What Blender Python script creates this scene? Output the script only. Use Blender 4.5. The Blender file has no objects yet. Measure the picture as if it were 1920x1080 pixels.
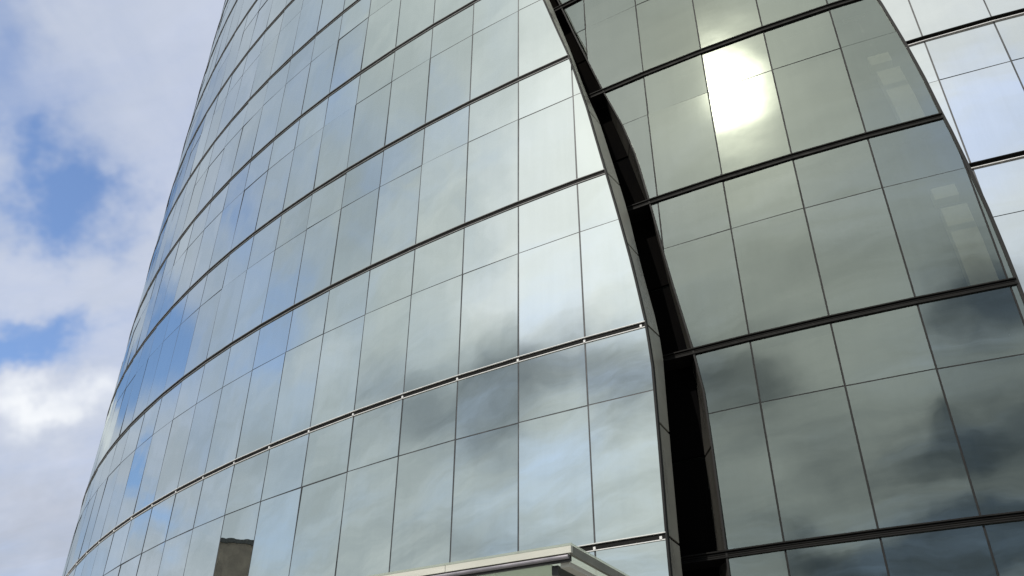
import bpy, math, random
import numpy as np
R_ = math.radians
random.seed(7)
SC = bpy.context.scene
COL = SC.collection

# ------------------------------------------------------------------ camera
EYE = 1.6
cam_d = bpy.data.cameras.new("camera"); cam = bpy.data.objects.new("camera", cam_d); COL.objects.link(cam)
cam_d.sensor_width = 36; cam_d.lens = 1631.33 / 1920 * 36
cam_d.clip_start = 0.1; cam_d.clip_end = 5000
cam.rotation_mode = 'XYZ'
from mathutils import Matrix, Vector
M_CAM = Matrix.Rotation(R_(90 + 33.418), 4, 'X') @ Matrix.Rotation(R_(0.273), 4, 'Z')
cam.matrix_world = Matrix.Translation((0, 0, EYE)) @ M_CAM
SC.camera = cam

# ------------------------------------------------------------------ exposure
SC.view_settings.view_transform = 'Standard'
try: SC.view_settings.look = 'None'
except Exception: pass
SC.view_settings.exposure = 0; SC.view_settings.gamma = 1; SC.view_settings.use_curve_mapping = False
SC.cycles.max_bounces = 8
SC.cycles.glossy_bounces = 5
SC.cycles.transparent_max_bounces = 12
SC.cycles.caustics_reflective = False
SC.cycles.caustics_refractive = False

# ------------------------------------------------------------------ sun
SUN_AZ, SUN_EL = 216.3, 44.5          # compass degrees from +Y towards +X
sd = Vector((math.sin(R_(SUN_AZ)) * math.cos(R_(SUN_EL)), math.cos(R_(SUN_AZ)) * math.cos(R_(SUN_EL)), math.sin(R_(SUN_EL))))
sun_d = bpy.data.lights.new("sun", 'SUN'); sun_d.energy = 3.0; sun_d.angle = R_(0.5); sun_d.color = (1, .95, .86)
sun = bpy.data.objects.new("sun", sun_d); COL.objects.link(sun)
sun.rotation_euler = sd.to_track_quat('Z', 'Y').to_euler(); sun.location = (0, 0, 60)

# ------------------------------------------------------------------ sky with clouds (world)
W = bpy.data.worlds.new("World"); SC.world = W; W.use_nodes = True
NT = W.node_tree; NT.nodes.clear()
class G:
    """small helper to write node arithmetic"""
    def __init__(s, nt): s.nt = nt
    def node(s, t, **k):
        n = s.nt.nodes.new(t)
        for a, b in k.items(): setattr(n, a, b)
        return n
    def put(s, sock, v):
        if isinstance(v, bpy.types.NodeSocket): s.nt.links.new(v, sock)
        else: sock.default_value = v
    def m(s, op, a, b=None, c=None, clamp=False):
        n = s.node('ShaderNodeMath', operation=op, use_clamp=clamp); s.put(n.inputs[0], a)
        if b is not None: s.put(n.inputs[1], b)
        if c is not None: s.put(n.inputs[2], c)
        return n.outputs[0]
    def v(s, op, a, b=None, c=None):
        n = s.node('ShaderNodeVectorMath', operation=op); s.put(n.inputs[0], a)
        if b is not None: s.put(n.inputs[1], b)
        if c is not None: s.put(n.inputs[2], c)
        return n
    def comb(s, x, y, z):
        n = s.node('ShaderNodeCombineXYZ'); s.put(n.inputs[0], x); s.put(n.inputs[1], y); s.put(n.inputs[2], z); return n.outputs[0]
    def sep(s, v):
        n = s.node('ShaderNodeSeparateXYZ'); s.put(n.inputs[0], v); return n.outputs
    def mix(s, f, a, b):
        n = s.node('ShaderNodeMix', data_type='RGBA'); s.put(n.inputs[0], f); s.put(n.inputs[6], a); s.put(n.inputs[7], b); return n.outputs[2]
    def noise(s, vec, scale, detail=6, rough=.55, dist=0):
        n = s.node('ShaderNodeTexNoise'); s.put(n.inputs['Vector'], vec); s.put(n.inputs['Scale'], scale)
        s.put(n.inputs['Detail'], detail); s.put(n.inputs['Roughness'], rough); s.put(n.inputs['Distortion'], dist)
        return n.outputs
    def ramp(s, x, lo, hi, a=0., b=1., smooth=True):
        n = s.node('ShaderNodeMapRange', interpolation_type='SMOOTHSTEP' if smooth else 'LINEAR')
        s.put(n.inputs['Value'], x); s.put(n.inputs['From Min'], lo); s.put(n.inputs['From Max'], hi)
        s.put(n.inputs['To Min'], a); s.put(n.inputs['To Max'], b); return n.outputs[0]
g = G(NT)
geo = g.node('ShaderNodeTexCoord')
D = g.v('NORMALIZE', geo.outputs['Generated']).outputs[0]
dx, dy, dz = g.sep(D)
az = g.m('MULTIPLY', g.m('ARCTAN2', g.m('MULTIPLY', dx, -1), g.m('MULTIPLY', dy, -1)), 57.2958)   # 0 at the south, growing westwards
el = g.m('MULTIPLY', g.m('ARCSINE', dz), 57.2958)
zc = g.m('ADD', g.m('MAXIMUM', dz, 0.0), .22)
flat = g.comb(g.m('DIVIDE', dx, zc), g.m('DIVIDE', dy, zc), 0.0)
rot = g.node('ShaderNodeMapping'); g.put(rot.inputs[0], flat); rot.inputs['Rotation'].default_value = (0, 0, R_(35)); rot.inputs['Scale'].default_value = (1.0, 1.5, 1)
flat = rot.outputs[0]
wn = g.noise(D, 5.0, 5, .6)[1]
wn = g.v('SUBTRACT', wn, (.5, .5, .5)).outputs[0]
wx, wy, wz = g.sep(wn)
AE = g.comb(g.m('MULTIPLY_ADD', wx, 34., az), g.m('MULTIPLY_ADD', wz, 17., el), 0.0)
AE0 = g.comb(az, el, 0.0)
def blob(a, e, sa, se, amp, src=None, power=2.0):
    d = g.v('SUBTRACT', src or AE, (a, e, 0)).outputs[0]
    d = g.v('DIVIDE', d, (sa, se, 1)).outputs[0]
    l = g.v('DOT_PRODUCT', d, d).outputs['Value']
    return g.m('MULTIPLY', g.m('EXPONENT', g.m('MULTIPLY', l, -1.0)), amp)
def total(L):
    t = L[0]
    for x in L[1:]: t = g.m('ADD', t, x)
    return t
n1 = g.noise(flat, 1.1, 9, .58, .6)[0]
wisp = g.node('ShaderNodeMapping'); g.put(wisp.inputs[0], flat); wisp.inputs['Rotation'].default_value = (0, 0, R_(-25)); wisp.inputs['Scale'].default_value = (.75, 1.9, 1)
n2 = g.noise(wisp.outputs[0], 3.4, 9, .62, .5)[0]
n3 = g.noise(flat, .55, 6, .5, .2)[0]
# openings of blue between the clouds
wn2 = g.noise(D, 3.2, 5, .55)[1]
w2 = g.sep(g.v('SUBTRACT', wn2, (.5, .5, .5)).outputs[0])
AES = g.comb(g.m('MULTIPLY_ADD', w2[0], 30., az), g.m('MULTIPLY_ADD', w2[2], 14., el), 0.0)
holes = total([
    blob(125, 27.2, 7, 2.5, 1.5, src=AE0), blob(134, 24.6, 4.5, 1.9, 1.2, src=AE0), blob(125, 19.5, 4.5, 1.6, 1.0), blob(112, 39, 9, 10, .50), blob(114, 17.3, 4.5, 1.5, .75),
    blob(144, 25.6, 6, 1.7, 1.15), blob(151, 27.2, 4, 1.4, .75), blob(143.5, 34.5, 5, 2.6, .8), blob(149, 35.5, 6, 2.4, .6), blob(145, 39, 9, 6, .2),
    blob(139, 42, 5, 4, .42), blob(136, 30, 5, 2.0, .6), blob(103, 28, 4, 3, .35), blob(84, 39, 7, 5, .42), blob(97, 45, 6, 4, .35),
    blob(74, 44, 4, 4, .3), blob(8, 39, 7, 4, .38), blob(149, 21.8, 7, 1.6, -1.0), blob(136, 21.5, 6, 1.4, -.5)])
cover = g.m('SUBTRACT', g.m('MULTIPLY_ADD', g.m('SUBTRACT', n1, .5), g.ramp(az, 95, 125, 1.5, 1.25), g.ramp(az, 100, 130, 1.0, .80)), holes)
cover = g.m('MULTIPLY_ADD', g.m('SUBTRACT', n2, .5), .55, cover)
cover = g.ramp(cover, -.12, 1.08)
# dark undersides
dark = total([blob(*t, src=AES) for t in (
    (63, 26.3, 14, 3.6, .64), (80, 25.5, 8, 3.2, .22), (49, 27.5, 5, 2.6, .30), (64, 16.5, 15, 2.6, .32),
    (21, 20.6, 7, 2.1, .95), (14, 27, 6.0, 3.0, .85), (12, 19.5, 5, 2.0, .35), (40, 27.3, 5, 2.4, .55), (22, 15.2, 17, 2.3, 1.25), (34, 22, 6, 2.2, .3), (47, 22.5, 4, 2.2, .3),
    (88, 39, 8, 4, .16), (98, 35, 8, 4, .18), (30, 33.5, 7, 2.6, .16), (44, 47, 8, 4, .3), (96, 20, 9, 2.0, .16))])
dk = g.m('MULTIPLY_ADD', g.m('SUBTRACT', n2, .5), .36, dark)
dk = g.m('MULTIPLY_ADD', g.m('SUBTRACT', n3, .5), .75, dk)
dk = g.m('MULTIPLY', g.m('ADD', dk, .10), g.ramp(az, 105, 122, 1.0, .12))
dk = g.m('ADD', dk, total([blob(148, 14.5, 14, 3.6, .30), blob(138, 46, 8, 6, .12)]))
dk = g.ramp(dk, .0, 1.0)
cosang = g.v('DOT_PRODUCT', D, tuple(sd)).outputs['Value']
ang = g.m('MULTIPLY', g.m('ARCCOSINE', g.m('MINIMUM', cosang, 1.0)), 57.2958)
def fall(w, p): return g.m('EXPONENT', g.m('MULTIPLY', g.m('POWER', g.m('DIVIDE', ang, w), p), -1.0))
wide = fall(33., 2.0)
near = g.m('MULTIPLY', fall(7.5, 1.3), 1.25)
core = g.m('MULTIPLY', fall(2.05, 2.0), 14.0)
west = g.ramp(az, 88, 122)
bright = g.mix(wide, g.mix(west, (.49, .545, .585, 1), (.525, .59, .74, 1)), (.86, .90, .85, 1))
bright = g.mix(g.ramp(n1, .3, .75, 0, .6), bright, g.mix(wide, g.mix(west, (.64, .69, .70, 1), (.72, .755, .86, 1)), (1.0, 1.02, 1.0, 1)))
n4 = g.noise(wisp.outputs[0], 7.0, 8, .6, .8)[0]
mott = g.m('MULTIPLY_ADD', g.m('SUBTRACT', n4, .5), .9, g.m('MULTIPLY_ADD', g.m('SUBTRACT', n2, .5), 1.3, .5))
bright = g.mix(g.m('MULTIPLY', g.ramp(mott, .25, .75), g.m('MULTIPLY', g.ramp(az, 45, 65, .24, .40), g.ramp(az, 115, 138, 1.0, .3))), bright, g.mix(wide, (.34, .40, .45, 1), (.60, .66, .68, 1)))
wht = total([blob(149, 22.0, 6, 1.3, .75), blob(57, 42, 11, 10, 1.0), blob(60, 33, 9, 3.6, .75), blob(4, 42, 14, 9, .3), blob(92, 26, 5, 3, .3)])
bright = g.mix(g.m('MINIMUM', wht, 1.0), bright, (1.03, 1.05, 1.06, 1))
cloud = g.mix(dk, bright, (.12, .15, .185, 1))
sky = g.node('ShaderNodeTexSky', sky_type='NISHITA', sun_disc=False, sun_elevation=R_(SUN_EL), sun_rotation=R_(SUN_AZ), air_density=1.0, dust_density=.6, ozone_density=1.5)
BG = .15
blue = g.v('MULTIPLY', sky.outputs[0], (BG * 1.22, BG * 1.28, BG * 1.42)).outputs[0]
base = g.mix(cover, blue, cloud)
glow = g.v('SCALE', (1.0, .94, .76)); g.put(glow.inputs['Scale'], g.m('ADD', near, core))
tot = g.v('ADD', base, glow.outputs[0]).outputs[0]
tot = g.v('SCALE', tot); tot.inputs['Scale'].default_value = 1.0 / BG
bg = g.node('ShaderNodeBackground'); g.put(bg.inputs[0], tot.outputs[0]); bg.inputs[1].default_value = BG
out = g.node('ShaderNodeOutputWorld'); NT.links.new(bg.outputs[0], out.inputs[0])
W.cycles.sampling_method = 'MANUAL'; W.cycles.sample_map_resolution = 1024

# ------------------------------------------------------------------ materials
def mat(name):
    m = bpy.data.materials.new(name); m.use_nodes = True; m.node_tree.nodes.clear()
    return m, G(m.node_tree)
def finish(g, sh):
    o = g.node('ShaderNodeOutputMaterial'); g.nt.links.new(sh, o.inputs[0])
def principled(g, col, rough=.5, metal=0., bump=None, spec=.5):
    p = g.node('ShaderNodeBsdfPrincipled'); g.put(p.inputs['Base Color'], col); g.put(p.inputs['Roughness'], rough)
    g.put(p.inputs['Metallic'], metal); g.put(p.inputs['Specular IOR Level'], spec)
    if bump is not None: g.put(p.inputs['Normal'], bump)
    return p.outputs[0]
def surf(name, c1, c2, scale=2., rough=.5, metal=0., spec=.5, bump=0., rv=.1, stretch=(1, 1, 1)):
    m, g = mat(name)
    tc = g.node('ShaderNodeTexCoord'); mp = g.node('ShaderNodeMapping'); g.put(mp.inputs[0], tc.outputs['Object']); mp.inputs['Scale'].default_value = stretch
    n = g.noise(mp.outputs[0], scale, 6, .6)[0]
    c = g.mix(g.ramp(n, .3, .7), (*c1, 1), (*c2, 1))
    r = g.ramp(n, .2, .8, rough - rv, rough + rv)
    b = None
    if bump:
        bn = g.node('ShaderNodeBump'); g.put(bn.inputs['Height'], n); bn.inputs['Strength'].default_value = bump; bn.inputs['Distance'].default_value = .02; b = bn.outputs[0]
    finish(g, principled(g, c, r, metal, b, spec)); return m
def mirror_glass(name, tint, refl0, refl90, inner, see=0., warm=0.):
    """coated facade glass: mirror layer over a dark (or see-through) tinted pane"""
    m, g = mat(name)
    tc = g.node('ShaderNodeTexCoord')
    at = g.node('ShaderNodeAttribute', attribute_name='tone')
    nz = g.noise(tc.outputs['Object'], .35, 2, .4)[0]
    nf = g.noise(tc.outputs['Object'], 1.6, 2, .5)[0]
    h = g.m('MULTIPLY_ADD', nf, .035, nz)
    bn = g.node('ShaderNodeBump'); g.put(bn.inputs['Height'], h); bn.inputs['Strength'].default_value = 1.0; bn.inputs['Distance'].default_value = .02
    lw = g.node('ShaderNodeLayerWeight'); lw.inputs[0].default_value = .5
    fac = g.m('POWER', lw.outputs['Facing'], 3.0)
    R = g.ramp(fac, 0., 1., refl0, refl90, False)
    # faint dust and rain streaks
    mp = g.node('ShaderNodeMapping'); g.put(mp.inputs[0], tc.outputs['Object']); mp.inputs['Scale'].default_value = (3., 3., .18)
    st = g.noise(mp.outputs[0], 1.6, 5, .6)[0]
    R = g.m('MULTIPLY', R, g.ramp(st, .35, .75, 1.0, .975))
    R = g.m('MULTIPLY', R, at.outputs['Fac'])
    gl = g.node('ShaderNodeBsdfGlossy'); g.put(gl.inputs['Color'], (*tint, 1)); gl.inputs['Roughness'].default_value = .0
    g.put(gl.inputs['Normal'], bn.outputs[0])
    df = g.node('ShaderNodeBsdfDiffuse'); df.inputs[0].default_value = (*inner, 1)
    under = df.outputs[0]
    if see:
        tr = g.node('ShaderNodeBsdfTransparent'); tr.inputs[0].default_value = (see * .9, see * .95, see * .88, 1)
        ms = g.node('ShaderNodeMixShader'); ms.inputs[0].default_value = .86
        g.nt.links.new(df.outputs[0], ms.inputs[1]); g.nt.links.new(tr.outputs[0], ms.inputs[2]); under = ms.outputs[0]
    mx = g.node('ShaderNodeMixShader'); g.put(mx.inputs[0], R); g.nt.links.new(under, mx.inputs[1]); g.nt.links.new(gl.outputs[0], mx.inputs[2])
    finish(g, mx.outputs[0]); return m
M = {}
M['glass_l'] = mirror_glass('silver_mirror_glass', (.91, .975, .935), .80, .74, (.02, .025, .024))
M['glass_t'] = mirror_glass('pale_mirror_glass', (.96, .99, .99), .86, .9, (.02, .025, .024))
M['glass_r'] = mirror_glass('green_tinted_glass', (.895, .99, .91), .30, .52, (.012, .018, .015), see=.5)
m, g_ = mat('clear_inner_face'); tr = g_.node('ShaderNodeBsdfTransparent'); finish(g_, tr.outputs[0]); M['clear'] = m
M['gasket'] = surf('black_gasket', (.010, .010, .011), (.02, .02, .02), 6, .6, 0, .2)
M['alu_shaded'] = surf('shaded_aluminium', (.20, .20, .20), (.28, .28, .28), 4, .45)  # same rail aluminium, with underside shade of upper ledges put into its colour
M['mullion'] = surf('grey_mullion', (.05, .052, .055), (.08, .08, .085), 3, .45, .3)
M['alu'] = surf('pale_aluminium', (.66, .66, .66), (.78, .77, .76), 4, .42, .0, .5)
M['channel'] = surf('dark_channel', (.008, .008, .008), (.015, .0145, .014), 5, .6, 0, .1)
M['louvre'] = surf('dark_bronze_louvre', (.006, .006, .006), (.013, .0125, .012), 5, .6, 0, .12)
M['recess'] = surf('black_recess_panel', (.0035, .0035, .004), (.006, .0055, .005), .8, .7, 0, .0, stretch=(1, 1, .4))
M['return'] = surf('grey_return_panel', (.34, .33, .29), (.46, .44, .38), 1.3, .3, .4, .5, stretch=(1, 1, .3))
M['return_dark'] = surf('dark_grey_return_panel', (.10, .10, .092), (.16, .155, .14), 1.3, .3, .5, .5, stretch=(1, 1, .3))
M['interior'] = surf('dark_interior', (.010, .012, .011), (.02, .022, .02), 1, .8)
M['column'] = surf('cream_plaster', (.50, .47, .38), (.60, .56, .46), 1.2, .8)
M['fascia'] = surf('cream_metal_fascia', (.52, .52, .46), (.62, .61, .55), 1.5, .45, .0, .5, stretch=(.5, .5, 3))
M['steel'] = surf('violet_grey_steel', (.26, .25, .28), (.36, .34, .37), 3, .35, .5)
M['fascia_shaded'] = surf('shaded_metal_fascia', (.19, .19, .17), (.25, .25, .22), 2, .45, .1)  # darker copy of the cream fascia, shade of the side face painted in
M['frost'] = surf('pale_green_soffit_glass', (.42, .50, .44), (.50, .57, .50), 1.2, .25)
m, g_ = mat('milky_canopy_glass')
tl = g_.node('ShaderNodeBsdfTranslucent'); tl.inputs[0].default_value = (.74, .77, .70, 1); di = g_.node('ShaderNodeBsdfDiffuse'); di.inputs[0].default_value = (.62, .65, .60, 1)
tp = g_.node('ShaderNodeBsdfTransparent'); tp.inputs[0].default_value = (.86, .90, .86, 1)
a1 = g_.node('ShaderNodeMixShader'); a1.inputs[0].default_value = .35; g_.nt.links.new(tl.outputs[0], a1.inputs[1]); g_.nt.links.new(di.outputs[0], a1.inputs[2])
a2 = g_.node('ShaderNodeMixShader'); a2.inputs[0].default_value = .45; g_.nt.links.new(a1.outputs[0], a2.inputs[1]); g_.nt.links.new(tp.outputs[0], a2.inputs[2])
finish(g_, a2.outputs[0]); M['frost'] = m
M['beam'] = surf('charcoal_beam', (.03, .032, .034), (.06, .06, .06), 4, .5)
def facade_mat(name, c1, c2, win, bw, bh):
    m, g = mat(name)
    tc = g.node('ShaderNodeTexCoord'); X, Y, Z = g.sep(tc.outputs['Object'])
    n = g.noise(tc.outputs['Object'], .5, 7, .65)[0]
    c = g.mix(g.ramp(n, .3, .7), (*c1, 1), (*c2, 1))
    finish(g, principled(g, c, .75)); return m
M['brown'] = facade_mat('weathered_brown_stone', (.20, .165, .135), (.30, .25, .20), 0, 3, 3)
M['navy'] = surf('navy_glass', (.02, .03, .06), (.03, .045, .08), .4, .12)
M['winglass'] = surf('dark_window_glass', (.03, .035, .04), (.06, .065, .07), .6, .1)
def paving():
    m, g = mat('grey_granite_paving')
    tc = g.node('ShaderNodeTexCoord')
    b = g.node('ShaderNodeTexBrick'); g.put(b.inputs['Vector'], tc.outputs['Object']); b.inputs['Scale'].default_value = 1.0
    b.inputs['Brick Width'].default_value = .9; b.inputs['Row Height'].default_value = .45; b.inputs['Mortar Size'].default_value = .006
    b.inputs['Color1'].default_value = (.30, .29, .27, 1); b.inputs['Color2'].default_value = (.36, .35, .33, 1); b.inputs['Mortar'].default_value = (.12, .12, .11, 1)
    n = g.noise(tc.outputs['Object'], 1.3, 8, .6)[0]
    c = g.mix(g.ramp(n, .3, .7, 0, .35), b.outputs[0], (.2, .195, .185, 1))
    finish(g, principled(g, c, .7)); return m
M['paving'] = paving()

# ------------------------------------------------------------------ mesh helpers
class MB:
    def __init__(s): s.v = []; s.f = []; s.mi = []; s.tone = []
    def face(s, pts, mi=0, tone=1.0):
        b = len(s.v); s.v += [tuple(p) for p in pts]; s.f.append(list(range(b, b + len(pts)))); s.mi.append(mi); s.tone.append(tone)
    def prism(s, front, back, mi=(0, 0, 0), tone=1.0):
        """front: points CCW seen from outside; back: the same number of points behind"""
        s.face(front, mi[0], tone); s.face(list(reversed(back)), mi[1], tone)
        n = len(front)
        for i in range(n):
            j = (i + 1) % n; s.face([front[i], back[i], back[j], front[j]], mi[2], tone)
    def box(s, c, ax, ay, az, mi=0):
        c, ax, ay, az = (np.array(t, float) for t in (c, ax, ay, az))
        P = lambda i, j, k: c + i * ax + j * ay + k * az
        for q in (((-1,-1,-1),(-1,1,-1),(1,1,-1),(1,-1,-1)), ((-1,-1,1),(1,-1,1),(1,1,1),(-1,1,1)), ((-1,-1,-1),(1,-1,-1),(1,-1,1),(-1,-1,1)),
                  ((1,1,-1),(-1,1,-1),(-1,1,1),(1,1,1)), ((-1,1,-1),(-1,-1,-1),(-1,-1,1),(-1,1,1)), ((1,-1,-1),(1,1,-1),(1,1,1),(1,-1,1))):
            s.face([P(*t) for t in q], mi)
    def build(s, name, mats, parent=None, kind=None, weld=True):
        me = bpy.data.meshes.new(name); me.from_pydata(s.v, [], s.f)
        ms = mats if isinstance(mats, (list, tuple)) else [mats]
        for m in ms: me.materials.append(m)
        me.polygons.foreach_set('material_index', s.mi)
        a = me.attributes.new('tone', 'FLOAT', 'FACE'); a.data.foreach_set('value', s.tone)
        me.update()
        o = bpy.data.objects.new(name, me); COL.objects.link(o)
        if parent: o.parent = parent; o.matrix_parent_inverse = Matrix.Translation(-parent.location)
        if kind: o['kind'] = kind
        return o
def thing(name, label, cat, loc):
    o = bpy.data.objects.new(name, None); COL.objects.link(o); o.location = loc; o['label'] = label; o['category'] = cat
    o.empty_display_size = 1; return o

# ------------------------------------------------------------------ the curved skins
U = 4.2                      # one storey, metres
N0, MINOR, WP = 1.1050, 0.3448, 0.37431
def z_of(l): return (N0 + l) * U + EYE           # level number -> height
GL = (-EYE) / U - N0                             # ground as a level number
class Skin:
    def __init__(s, x, y, h, k, left):
        s.R = WP / (2 * math.sin(abs(k) / 2)); a = h - k / 2
        n = (math.sin(a), -math.cos(a)) if left else (-math.sin(a), math.cos(a))
        s.C = np.array([x + s.R * n[0], y + s.R * n[1]])
        s.a0 = math.atan2(y - s.C[1], x - s.C[0]); s.st = -abs(k) if left else abs(k)
    def nrm(s, i):
        a = s.a0 + s.st * i; return np.array([math.cos(a), math.sin(a), 0])
    def vtx(s, i):
        a = s.a0 + s.st * i; return s.C + s.R * np.array([math.cos(a), math.sin(a)])
    def pt(s, i, l, out=0.):
        j = math.floor(i); f = i - j
        p = (1 - f) * s.vtx(j) + f * s.vtx(j + 1)
        p = np.array([p[0] * U, p[1] * U, z_of(l)]); return p + out * s.nrm(i)
TL = Skin(0.03376, 3.84221, 2.56358, -0.03008, True)
TR = Skin(0.81390, 3.79580, -0.51393, 0.03397, False)
TT = Skin(2.44810, 3.50930, -0.40254, 0.03397, False)
def curve(tab):
    ls = np.array([t[1] for t in tab]); xs = np.array([t[0] for t in tab]); o = np.argsort(ls); ls, xs = ls[o], xs[o]
    return lambda l: float(np.interp(l, ls, xs))
# right-hand limit of the tower skin (minus = right of the index-0 line), limits of the wing
E0 = curve([(-1.86, -2), (-1.86, 0.01), (-1.875, .4), (-1.885, .79), (-1.845, 1.03), (-1.743, 1.339), (-1.605, 1.676), (-1.45, 2.024), (-1.225, 2.53), (-.965, 3.01), (-.75, 3.312), (-.528, 3.635),
            (.15, 4.5), (.95, 5.4), (2.2, 6.6), (3.9, 8), (6.6, 10), (9.6, 12), (13, 14)])
E1 = curve([(-1.864, -2), (-1.862, .021), (-1.882, .584), (-1.898, .879), (-1.875, 1.05), (-1.723, 1.427), (-1.60, 1.80), (-1.463, 2.10), (-1.27, 2.50), (-1.06, 2.80), (-.83, 3.20), (-.436, 3.81),
            (.15, 4.55), (.95, 5.45), (2.2, 6.65), (3.9, 8.05), (6.6, 10.05), (9.6, 12.05), (13, 14.05)])
E3 = curve([(.343, -2), (.340, .04), (.335, .5), (.325, .76), (.245, 1.02), (.087, 1.4), (.005, 1.614), (-.055, 1.796), (-.139, 2.028), (-.27, 2.369), (-.436, 2.633), (-.743, 3.002),
            (-1.203, 3.611), (-1.55, 4.098), (-2.2, 4.9), (-3.2, 6), (-4.7, 7.5)])
E2 = curve([(.125, -2), (.13, 0), (.131, .6), (.150, .84), (.067, 1.107), (-.08, 1.503), (-.15, 1.741), (-.289, 2.092), (-.52, 2.489), (-.73, 2.812), (-.957, 3.152), (-1.178, 3.518),
            (-1.45, 3.9), (-1.779, 4.285), (-2.3, 4.95), (-3.3, 6), (-4.8, 7.5)])
E4 = curve([(4.085, -2), (4.085, .9), (4.083, 1.1), (4.068, 1.37), (4.028, 1.653), (3.98, 1.915), (3.95, 2.03), (3.90, 2.29), (3.825, 2.55), (3.69, 2.933),
            (3.42, 3.5), (3.0, 4.2), (2.4, 5), (1.5, 6), (-.6, 7.5)])
LEVELS = range(-1, 14)
def rows(lmin, lmax):
    """pane rows (low, high) in level numbers: tall pane below the transom, short one above it"""
    r = [(GL + .05, -1.0 - MINOR)] if GL + .05 < -1 - MINOR - .1 else []
    out = []
    for k in range(-1, lmax):
        out.append((k, k + 1 - MINOR)); out.append((k + 1 - MINOR, k + 1))
    out.append((GL + .02, -1.0)) if GL < -1 else None
    return out
def pane_outline(i0, i1, l0, l1, lo, hi):
    """pane rectangle cut by the curved limits lo(l) < i < hi(l); returns (i, l) points or None"""
    ls = [l0, l1]; n = 6
    ls += [l0 + (l1 - l0) * t / n for t in range(1, n)]
    ls = sorted(set(ls)); A = []; B = []
    cut = any((lo(l) > i0 or hi(l) < i1) for l in ls)
    if not cut: return [(i0, l0), (i1, l0), (i1, l1), (i0, l1)]
    # refine where limits cross the pane sides
    fine = [l0 + (l1 - l0) * t / 36 for t in range(37)]
    good = [l for l in fine if min(i1, hi(l)) - max(i0, lo(l)) > .004]
    if len(good) < 2: return None
    l0, l1 = good[0], good[-1]; ls = [l0 + (l1 - l0) * t / n for t in range(n + 1)]
    A = [(max(i0, lo(l)), l) for l in ls]; B = [(min(i1, hi(l)), l) for l in ls]
    return A[:1] + B + list(reversed(A[1:])) if True else None
cm = np.array(cam.matrix_world.inverted())
CW = None
def screen_area(P):
    q = []
    for p in P:
        v = cm @ np.array([*p, 1.0])
        if v[2] > -.1: return 0
        q.append((-v[0] / v[2] * 1631.33, -v[1] / v[2] * 1631.33))
    q = np.clip(np.array(q), [-960, -540], [960, 540]); x, y = q[:, 0], q[:, 1]
    return abs(np.dot(x, np.roll(y, -1)) - np.dot(y, np.roll(x, -1))) / 2
GAP = .018; THK = .024
def make_panes(sk, parent, i_lo, i_hi, lmax, lo, hi, mats, tilt=.3, tones=(.93, 1.0), special={}, most=100, left=True):
    items = []
    for (l0, l1) in rows(-1, lmax):
        for i in range(i_lo, i_hi):
            pl = pane_outline(i, i + 1, l0, l1, lo, hi)
            if not pl or len(pl) < 3: continue
            nrm = sk.nrm(i + .5); e = sk.pt(i + 1, 0) - sk.pt(i, 0); e = e / np.linalg.norm(e)
            P = [np.array(sk.pt(i, l0)) + e * ((a - i) * WP * U) + np.array([0, 0, (l - l0) * U]) for a, l in pl]
            c = np.mean(P, axis=0)
            rail = .052 if (abs(l1 - round(l1)) < 1e-6) else GAP * .7     # room for the ledge rails
            railb = .052 if (abs(l0 - round(l0)) < 1e-6) else GAP * .7
            zt, zb = z_of(l1) - rail, z_of(l0) + railb
            sA, sB = sk.pt(i, 0), sk.pt(i + 1, 0)
            Q = []
            for p in P:
                u = np.dot(p[:2] - sA[:2], e[:2]); u = min(max(u, GAP), WP * U - GAP)
                z = min(max(p[2], zb), zt)
                q = np.array([sA[0] + e[0] * u, sA[1] + e[1] * u, z]); Q.append(q)
            if left: Q = list(reversed(Q))        # index grows leftwards: turn the outline round
            t1 = random.gauss(0, R_(tilt)); t2 = random.gauss(0, R_(tilt))
            if (i, round(l0, 2)) in special: t1, t2 = special[(i, round(l0, 2))]
            Q = [q + nrm * (np.dot(q - c, e) * math.tan(t1) + (q[2] - c[2]) * math.tan(t2)) for q in Q]
            B = [q - nrm * THK for q in Q]
            items.append((screen_area(Q), Q, B, random.uniform(*tones)))
    items.sort(key=lambda t: -t[0])
    for a, Q, B, tone in items[:most]:
        mb = MB(); mb.prism(Q, B, (0, 1, 2), tone); mb.build('glass_pane', mats, parent)
    if items[most:]:
        mb = MB()
        for a, Q, B, tone in items[most:]: mb.prism(Q, B, (0, 1, 2), tone)
        mb.build('glass_pane', mats, parent, kind='stuff')
def vertical_bars(sk, parent, i_lo, i_hi, l_lo, l_hi, lo, hi, material, name='mullion'):
    for i in range(i_lo, i_hi + 1):
        ok = [l for l in np.linspace(l_lo, l_hi, 200) if lo(l) + .01 < i < hi(l) - .01]
        if len(ok) < 2: continue
        a, b = ok[0], ok[-1]
        n = sk.nrm(i); t = np.array([-n[1], n[0], 0])
        mb = MB(); h = (z_of(b) - z_of(a)) / 2; c = (sk.pt(i, a) + sk.pt(i, b)) / 2
        mb.box(c - n * (.022 + .05), t * .04, n * .05, (0, 0, h)); mb.box(c - n * .0105, t * (GAP - .004), n * .0105, (0, 0, h)); mb.build(name, material, parent)
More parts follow.
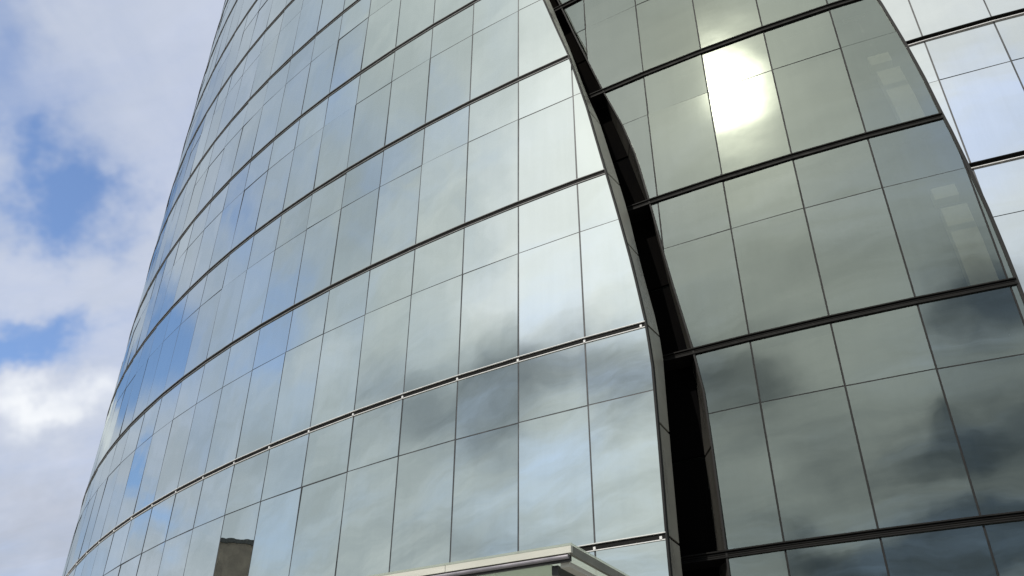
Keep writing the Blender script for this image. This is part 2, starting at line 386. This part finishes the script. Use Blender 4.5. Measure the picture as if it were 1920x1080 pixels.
def ring(mb, sk, ia, ib, z0, z1, o0, o1, mi=0):
    """bar following the facets from index ia to ib, heights z0..z1 (metres), between outward offsets o0 < o1"""
    ks = [ia] + [k for k in range(math.ceil(ia + 1e-6), math.floor(ib - 1e-6) + 1)] + [ib]
    left = sk.st < 0
    for a, b in zip(ks, ks[1:]):
        p = lambda i, o, z: (lambda q: np.array([q[0], q[1], z]))(sk.pt(i, 0, o))
        if left: a, b = b, a
        f = [p(a, o1, z0), p(b, o1, z0), p(b, o1, z1), p(a, o1, z1)]; k = [p(a, o0, z0), p(b, o0, z0), p(b, o0, z1), p(a, o0, z1)]
        mb.face(f, mi); mb.face([k[0], k[1], f[1], f[0]], mi); mb.face([f[3], f[2], k[2], k[3]], mi); mb.face(list(reversed(k)), mi)
    for i in (ks[0], ks[-1]):
        p = lambda o, z: (lambda q: np.array([q[0], q[1], z]))(sk.pt(i, 0, o))
        mb.face([p(o0, z0), p(o1, z0), p(o1, z1), p(o0, z1)], mi)
def ribbon(mb, fa, fb, ls, thick=None, mi=0, flip=False):
    for a, b in zip(ls, ls[1:]):
        q = [fa(a), fb(a), fb(b), fa(b)]
        if flip: q.reverse()
        mb.face(q, mi)
def strip_solid(mb, fa, fb, ls, off, mi=0):
    """ribbon between two edge curves given a real thickness along off(l)"""
    for a, b in zip(ls, ls[1:]):
        f = [fa(a), fb(a), fb(b), fa(b)]; k = [p - off for p in f]
        mb.prism(f, k, (mi, mi, mi))
FINE = [round(-1.48 + .125 * k, 4) for k in range(0, 124)]

# ------------------------------------------------------------------ ground
mb = MB(); s = 900; nseg = 8
for a in range(nseg):
    for b in range(nseg):
        x0, x1 = -s + 2 * s * a / nseg, -s + 2 * s * (a + 1) / nseg; y0, y1 = -s + 2 * s * b / nseg, -s + 2 * s * (b + 1) / nseg
        mb.face([(x0, y0, 0), (x1, y0, 0), (x1, y1, 0), (x0, y1, 0)])
o = mb.build('ground', M['paving']); o['kind'] = 'structure'

# ------------------------------------------------------------------ tower
tw = thing('glass_tower', 'tall silver mirror glass tower with a rounded left edge, filling the left and middle', 'building', (*(TL.pt(6, 0)[:2]), 0))
hiL = lambda l: 60.0
LTOP = 14; ILEFT = 26
make_panes(TL, tw, -3, ILEFT, LTOP, E0, hiL, [M['glass_l'], M['gasket'], M['gasket']], tilt=.22)
vertical_bars(TL, tw, -1, ILEFT, GL, LTOP, E0, hiL, M['mullion'])
for k in range(-1, LTOP + 1):
    z = z_of(k); ia = E0(k) + .01
    # transom of the storey below this ledge
    lt = k - MINOR
    if lt > GL:
        mb = MB(); ring(mb, TL, E0(lt) + .02, ILEFT, z_of(lt) - .009, z_of(lt) + .009, -.12, -.002); mb.build('transom', M['mullion'], tw)
    mb = MB(); ring(mb, TL, ia, ILEFT, z - .050, z + .050, -.20, .004); led = mb.build('ledge', M['channel'], tw)
    mb = MB(); ring(mb, TL, ia, ILEFT, z + .048, z + .062, -.03, .035); mb.build('rail', M['alu'] if k < 2 else M['alu_shaded'], led)
    mb = MB(); ring(mb, TL, ia, ILEFT, z - .070, z - .054, -.03, .022)
    i = math.ceil(ia)
    ks = [ia + .06] + [j for j in range(math.ceil(ia), ILEFT + 1)]
    for j in (ks if k < 2 else []):
        n = TL.nrm(j); t = np.array([-n[1], n[0], 0]); c = TL.pt(j, k, .018); c[2] = z - .028
        mb.box(c, t * .022, n * .013, (0, 0, .026))
    mb.build('rail', M['alu'] if k < 2 else M['alu_shaded'], led)
# edge of the skin: dark trim, splayed return panels, dark lining behind
l_hi = [l for l in FINE if l < 13.8]
pE0 = lambda l: TL.pt(E0(l), l, .0)
pE1 = lambda l: TL.pt(E1(l), l, -.14 * U)
mb = MB()
for a, b in zip(l_hi, l_hi[1:]):
    A, B = pE0(a), pE0(b); n = TL.nrm(E0(a)); t = np.array([n[1], -n[0], 0])
    t = -t if t[0] < 0 else t
    f = [A + n * .03 - t * .03, A + n * .03 + t * .008, B + n * .03 + t * .008, B + n * .03 - t * .03]; mb.prism(f, [p - n * .1 for p in f], (0, 0, 0))
mb.build('edge_trim', M['gasket'], tw)
offL = TL.nrm(-1) * .05 + np.array([.03, 0, 0])
joint = [GL] + [k + .5 * j for k in range(-1, 14) for j in (0, 1)]
joint = [l for l in joint if l < 13.8]
pE0b = lambda l: TL.pt(E0(l) - .004, l, -.07)
for a, b in zip(joint, joint[1:]):
    ls = [a + .006 + (b - a - .012) * t / 4 for t in range(5)]
    mb = MB(); strip_solid(mb, pE0b, pE1, ls, offL)
    # stagger: the panels run down and back
    mb.build('return_panel', M['return'], tw)
mb = MB(); strip_solid(mb, pE1, lambda l: TL.pt(E1(l) + .5, l, -.42 * U), l_hi, np.array([.08, 0, 0])); mb.build('return_lining', M['recess'], tw)
mb = MB()
for a, b in zip(l_hi, l_hi[1:]):
    ia, ib = E0(a) + .05, E0(b) + .05
    ks = sorted([max(ia, ib)] + [k for k in range(-3, ILEFT + 1) if k > max(ia, ib)])
    for p, q in zip(ks, ks[1:]):
        f = [TL.pt(q, a, -.24), TL.pt(p, a, -.24), TL.pt(p, b, -.24), TL.pt(q, b, -.24)]
        mb.prism(f, [TL.pt(q, a, -.5), TL.pt(p, a, -.5), TL.pt(p, b, -.5), TL.pt(q, b, -.5)], (0, 0, 0))
mb.build('core_wall', M['interior'], tw)

# ------------------------------------------------------------------ recessed wing
wg = thing('glass_wing', 'dark green glass wing with sail shaped outline reflecting the sun, right of the black slot', 'building', (*(TR.pt(2, 0)[:2]), 0))
RTOP = 7
make_panes(TR, wg, -5, 5, RTOP, E3, E4, [M['glass_r'], M['clear'], M['gasket']], tilt=.35, special={(1, 2): (0, 0), (1, 2.66): (0, .001)}, tones=(.94, 1.0), left=False)
vertical_bars(TR, wg, -4, 4, GL, RTOP, E3, E4, M['gasket'])
for k in range(-1, RTOP + 1):
    z = z_of(k)
    lt = k - MINOR
    if lt > GL and E4(lt) > E3(lt):
        mb = MB(); ring(mb, TR, E3(lt) + .02, E4(lt) - .01, z_of(lt) - .009, z_of(lt) + .009, -.12, -.002); mb.build('transom', M['gasket'], wg)
    if E4(k) < E3(k): continue
    mb = MB(); ring(mb, TR, E3(k) - 3.0, E4(k) - .004, z - .072, z + .052, -.46, -.02)
    led = mb.build('louvre_band', M['channel'], wg)
    for dz, d in ((.044, .060), (.006, .030), (-.032, .030), (-.068, .045)):
        mb = MB(); ring(mb, TR, E3(k) - 3.0, E4(k) - .004, z + dz - .012, z + dz + .012, -.03, d); mb.build('louvre_blade', M['louvre'], led)
rl = [l for l in FINE if l < 7.2]
IN = .12 * U
pE3 = lambda l: TR.pt(E3(l), l, -.01)
pE2 = lambda l: TR.pt(E2(l), l, -IN)
joint = [l for l in [GL] + [k + .5 * j for k in range(-1, 8) for j in (0, 1)] if l < 7.2]
for a, b in zip(joint, joint[1:]):
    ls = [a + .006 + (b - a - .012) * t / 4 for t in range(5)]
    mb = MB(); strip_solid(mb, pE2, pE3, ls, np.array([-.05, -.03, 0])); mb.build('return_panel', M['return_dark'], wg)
for fE, nm in ((E3, 'edge_trim'), (E4, 'edge_trim')):
    mb = MB()
    for a, b in zip(rl, rl[1:]):
        A, B = TR.pt(fE(a), a), TR.pt(fE(b), b); n = TR.nrm(fE(a)); t = np.array([-n[1], n[0], 0]); w = .018 if fE is E3 else .03
        f = [A + n * .03 - t * w, A + n * .03 + t * w, B + n * .03 + t * w, B + n * .03 - t * w]; mb.prism(f, [p - n * .14 for p in f], (0, 0, 0))
    mb.build(nm, M['gasket'], wg)
# black wall of the slot, in tall panels with open joints
for k in range(-1, 7):
    for h in (0, .5):
        a, b = k + h, k + h + .5
        if k == -1 and h == 0: a = GL
        mb = MB(); ls = [a + .01, (a + b) / 2, b - .01]
        for p, q in zip(ls, ls[1:]):
            for c0, c1 in ((-2.3, -1.45), (-1.44, -.7), (-.69, .0)):
                e = lambda l, c: (TR.pt(E2(l) + c, l, -IN))
                f = [e(p, c0), e(p, c1), e(q, c1), e(q, c0)]; n = TR.nrm(0) * .06
                mb.prism(f, [x - n for x in f], (0, 0, 0))
        mb.build('recess_panel', M['recess'], wg)
mb = MB()
for a, b in zip(rl, rl[1:]):
    if E4(b) < E3(b): break
    strip_solid(mb, lambda l: TR.pt(E4(l), l, -.1), lambda l: TR.pt(E4(l) - .02, l, -.5 * U), [a, b], np.array([.05, 0, 0]) * -1)
    ks = [max(E2(a), E2(b)) - 2.2] + [k for k in range(-6, 5) if max(E2(a), E2(b)) - 2.2 < k < min(E4(a), E4(b)) - .05] + [min(E4(a), E4(b)) - .05]
    for p, q in zip(ks, ks[1:]):
        f = [TR.pt(p, a, -.42 * U), TR.pt(q, a, -.42 * U), TR.pt(q, b, -.42 * U), TR.pt(p, b, -.42 * U)]; n = TR.nrm(p) * .1
        mb.prism(f, [x - n for x in f], (0, 0, 0))
mb.build('inner_wall', M['interior'], wg)
for k in range(1, 5):
    # cream pilaster and bulkhead just inside the last bay of every storey
    for (a, b, w0, w1) in ((k + .12, k + 1 - MINOR - .06, .38, .06), (k + 1 - MINOR + .0, k + 1 - MINOR + .07, .40, .10)):
        if E4(b) < E3(b) + .8: continue
        mb = MB(); ls = [a, (a + b) / 2, b] if b - a > .2 else [a, b]
        for p, q in zip(ls, ls[1:]):
            f = [TR.pt(E4(p) - w0, p, -.2 * U), TR.pt(E4(p) - w1, p, -.2 * U), TR.pt(E4(q) - w1, q, -.2 * U), TR.pt(E4(q) - w0, q, -.2 * U)]
            mb.prism(f, [x - TR.nrm(4) * .3 for x in f], (0, 0, 0))
        mb.build('pilaster', M['column'], wg)

# ------------------------------------------------------------------ facade behind the wing
fc = thing('glass_annex', 'pale sky coloured glass block behind the curved right edge of the green wing', 'building', (*(TT.pt(2, 0)[:2]), 0))
TTOP = 9; none = lambda l: -1.2; far = lambda l: 11.0
make_panes(TT, fc, -1, 11, TTOP, none, far, [M['glass_t'], M['gasket'], M['gasket']], tilt=.25, left=False, tones=(.95, 1.0))
vertical_bars(TT, fc, -1, 11, GL, TTOP, lambda l: -5., lambda l: 15., M['mullion'])
for k in range(-1, TTOP + 1):
    z = z_of(k); lt = k - MINOR
    if lt > GL:
        mb = MB(); ring(mb, TT, -1, 11, z_of(lt) - .03, z_of(lt) + .03, -.12, -.010); mb.build('transom', M['mullion'], fc)
    mb = MB(); ring(mb, TT, -1, 11, z - .055, z + .055, -.20, .004); led = mb.build('ledge', M['channel'], fc)
    mb = MB(); ring(mb, TT, -1, 11, z + .040, z + .060, -.03, .07); mb.build('rail', M['louvre'], led)
    mb = MB(); ring(mb, TT, -1, 11, z - .075, z - .055, -.03, .045); mb.build('rail', M['alu'], led)
mb = MB(); ring(mb, TT, -1, 11, 0, z_of(TTOP), -.5, -.24); mb.build('core_wall', M['interior'], fc)

# ------------------------------------------------------------------ entrance canopy
ca = thing('entrance_canopy', 'flat entrance canopy with cream fascia and glass soffit in front of the tower', 'canopy', (.76, 11.05, 0))
zc_ = EYE + 3.4
cx, cy = .7636, 11.049
fl = np.array([-math.cos(R_(29.4)), math.sin(R_(29.4)), 0]); bk = np.array([math.sin(R_(31.2)), math.cos(R_(31.2)), 0])
up = np.array([0, 0, 1.])
def slab(mb, a0, a1, b0, b1, z0, z1):
    """box in canopy coordinates: a metres along the front from the corner, b metres back"""
    c = np.array([cx, cy, 0]) + fl * (a0 + a1) / 2 + bk * (b0 + b1) / 2 + up * (z0 + z1) / 2
    mb.box(c, fl * (a1 - a0) / 2, bk * (b1 - b0) / 2, up * (z1 - z0) / 2)
LEN, DEP = 9.5, 4.0
mb = MB(); slab(mb, -.01, LEN, -.01, DEP, zc_ - .022, zc_); mb.build('roof_sheet', M['frost'], ca)
for s0 in range(5):
    mb = MB(); slab(mb, .0 + s0 * 1.9 + (.004 if s0 else 0), (s0 + 1) * 1.9 - .004, .0, .05, zc_ - .118, zc_ - .024); mb.build('front_fascia', M['fascia'], ca)
mb = MB(); slab(mb, .0, .05, .052, DEP, zc_ - .135, zc_ - .024); mb.build('side_fascia', M['fascia_shaded'], ca)
def tube(mb, p, q, r, n=12):
    p, q = np.array(p), np.array(q); d = (q - p) / np.linalg.norm(q - p); a = np.cross(d, up); a /= np.linalg.norm(a); b = np.cross(a, d)
    A = [p + r * (a * math.cos(2 * math.pi * t / n) + b * math.sin(2 * math.pi * t / n)) for t in range(n)]
    B = [x + (q - p) for x in A]
    mb.prism(A, B, (0, 0, 0))
P = lambda a, b, z: np.array([cx, cy, 0]) + fl * a + bk * b + up * z
mb = MB(); tube(mb, P(.055, .04, zc_ - .150), P(LEN, .04, zc_ - .150), .030); mb.build('gutter_pipe', M['steel'], ca)
mb = MB(); slab(mb, .06, LEN, .08, .13, zc_ - .195, zc_ - .12); mb.build('front_beam', M['beam'], ca)
for a in (.30, 2.0, 3.9, 5.8, 7.7):
    mb = MB(); slab(mb, a, a + .09, .21, DEP, zc_ - .31, zc_ - .19); r = mb.build('rafter', M['beam'], ca)
for a in (.10,):
    mb = MB(); slab(mb, a, a + .13, .15, 1.1, zc_ - .25, zc_ - .185); mb.build('outrigger', M['fascia'], ca)
for k, a in enumerate((.40, 2.1, 4.0, 5.9, 7.8)):
    w = 1.58 if k == 0 else 1.78
    for (b0, b1) in ((.22, 1.15), (1.2, 2.4), (2.45, 3.9)):
        mb = MB(); slab(mb, a, a + w, b0 - .08, b1, zc_ - .185, zc_ - .165); mb.build('soffit_panel', M['frost'], ca)
for b in (1.15, 2.4):
    mb = MB(); slab(mb, .10, LEN, b + .004, b + .046, zc_ - .24, zc_ - .188); mb.build('cross_rail', M['steel'], ca)
for a in (.8, 8.6):
    mb = MB(); slab(mb, a, a + .16, 3.2, 3.36, 0, zc_ - .28); mb.build('post', M['beam'], ca)

# ------------------------------------------------------------------ block behind the viewer, seen only mirrored in one pane
base = np.array([-6.83, 21.4]); dirn = np.array([math.sin(R_(281.4)), math.cos(R_(281.4))]); side = np.array([-dirn[1], dirn[0]])
DIST = 120.0
bc = base + dirn * DIST; HT = 6.6 + DIST * math.tan(R_(16.2))
bt = thing('stone_tower_block', 'slim dark stone block mirrored at the bottom of the tower glass, above the canopy\'s left', 'building', (*bc, 0))
d3 = np.array([*dirn, 0]); s3 = np.array([*side, 0]); c0 = np.array([*bc, 0])
HW = 4.3
mb = MB(); mb.box(c0 + up * HT / 2, s3 * HW, d3 * 5, up * HT / 2); mb.build('wall', M['brown'], bt)
mb = MB(); mb.box(c0 + up * (HT + .35), s3 * (HW + .3), d3 * 5.3, up * .34); mb.build('parapet', M['beam'], bt)
for fl_ in range(int(HT // 3.3) - 5):
    for c in range(4):
        mb = MB(); mb.box(c0 - d3 * 5.0 + s3 * (-3.1 + c * 2.07) + up * (3.4 + fl_ * 3.3), s3 * .62, d3 * .06, up * .95); mb.build('window', M['winglass'], bt)
nb = thing('navy_glass_block', 'lower navy glass block beside the slim stone block in the mirrored view', 'building', (*(bc - side * 7.5), 0))
c1 = c0 + s3 * (-8.2) + d3 * 2; h1 = HT - 6
mb = MB(); mb.box(c1 + up * h1 / 2, s3 * 3.6, d3 * 4.5, up * h1 / 2); mb.build('wall', M['navy'], nb)
mb = MB(); mb.box(c1 + up * (h1 + .2), s3 * 3.7, d3 * 4.6, up * .2); mb.build('roof', M['beam'], nb)
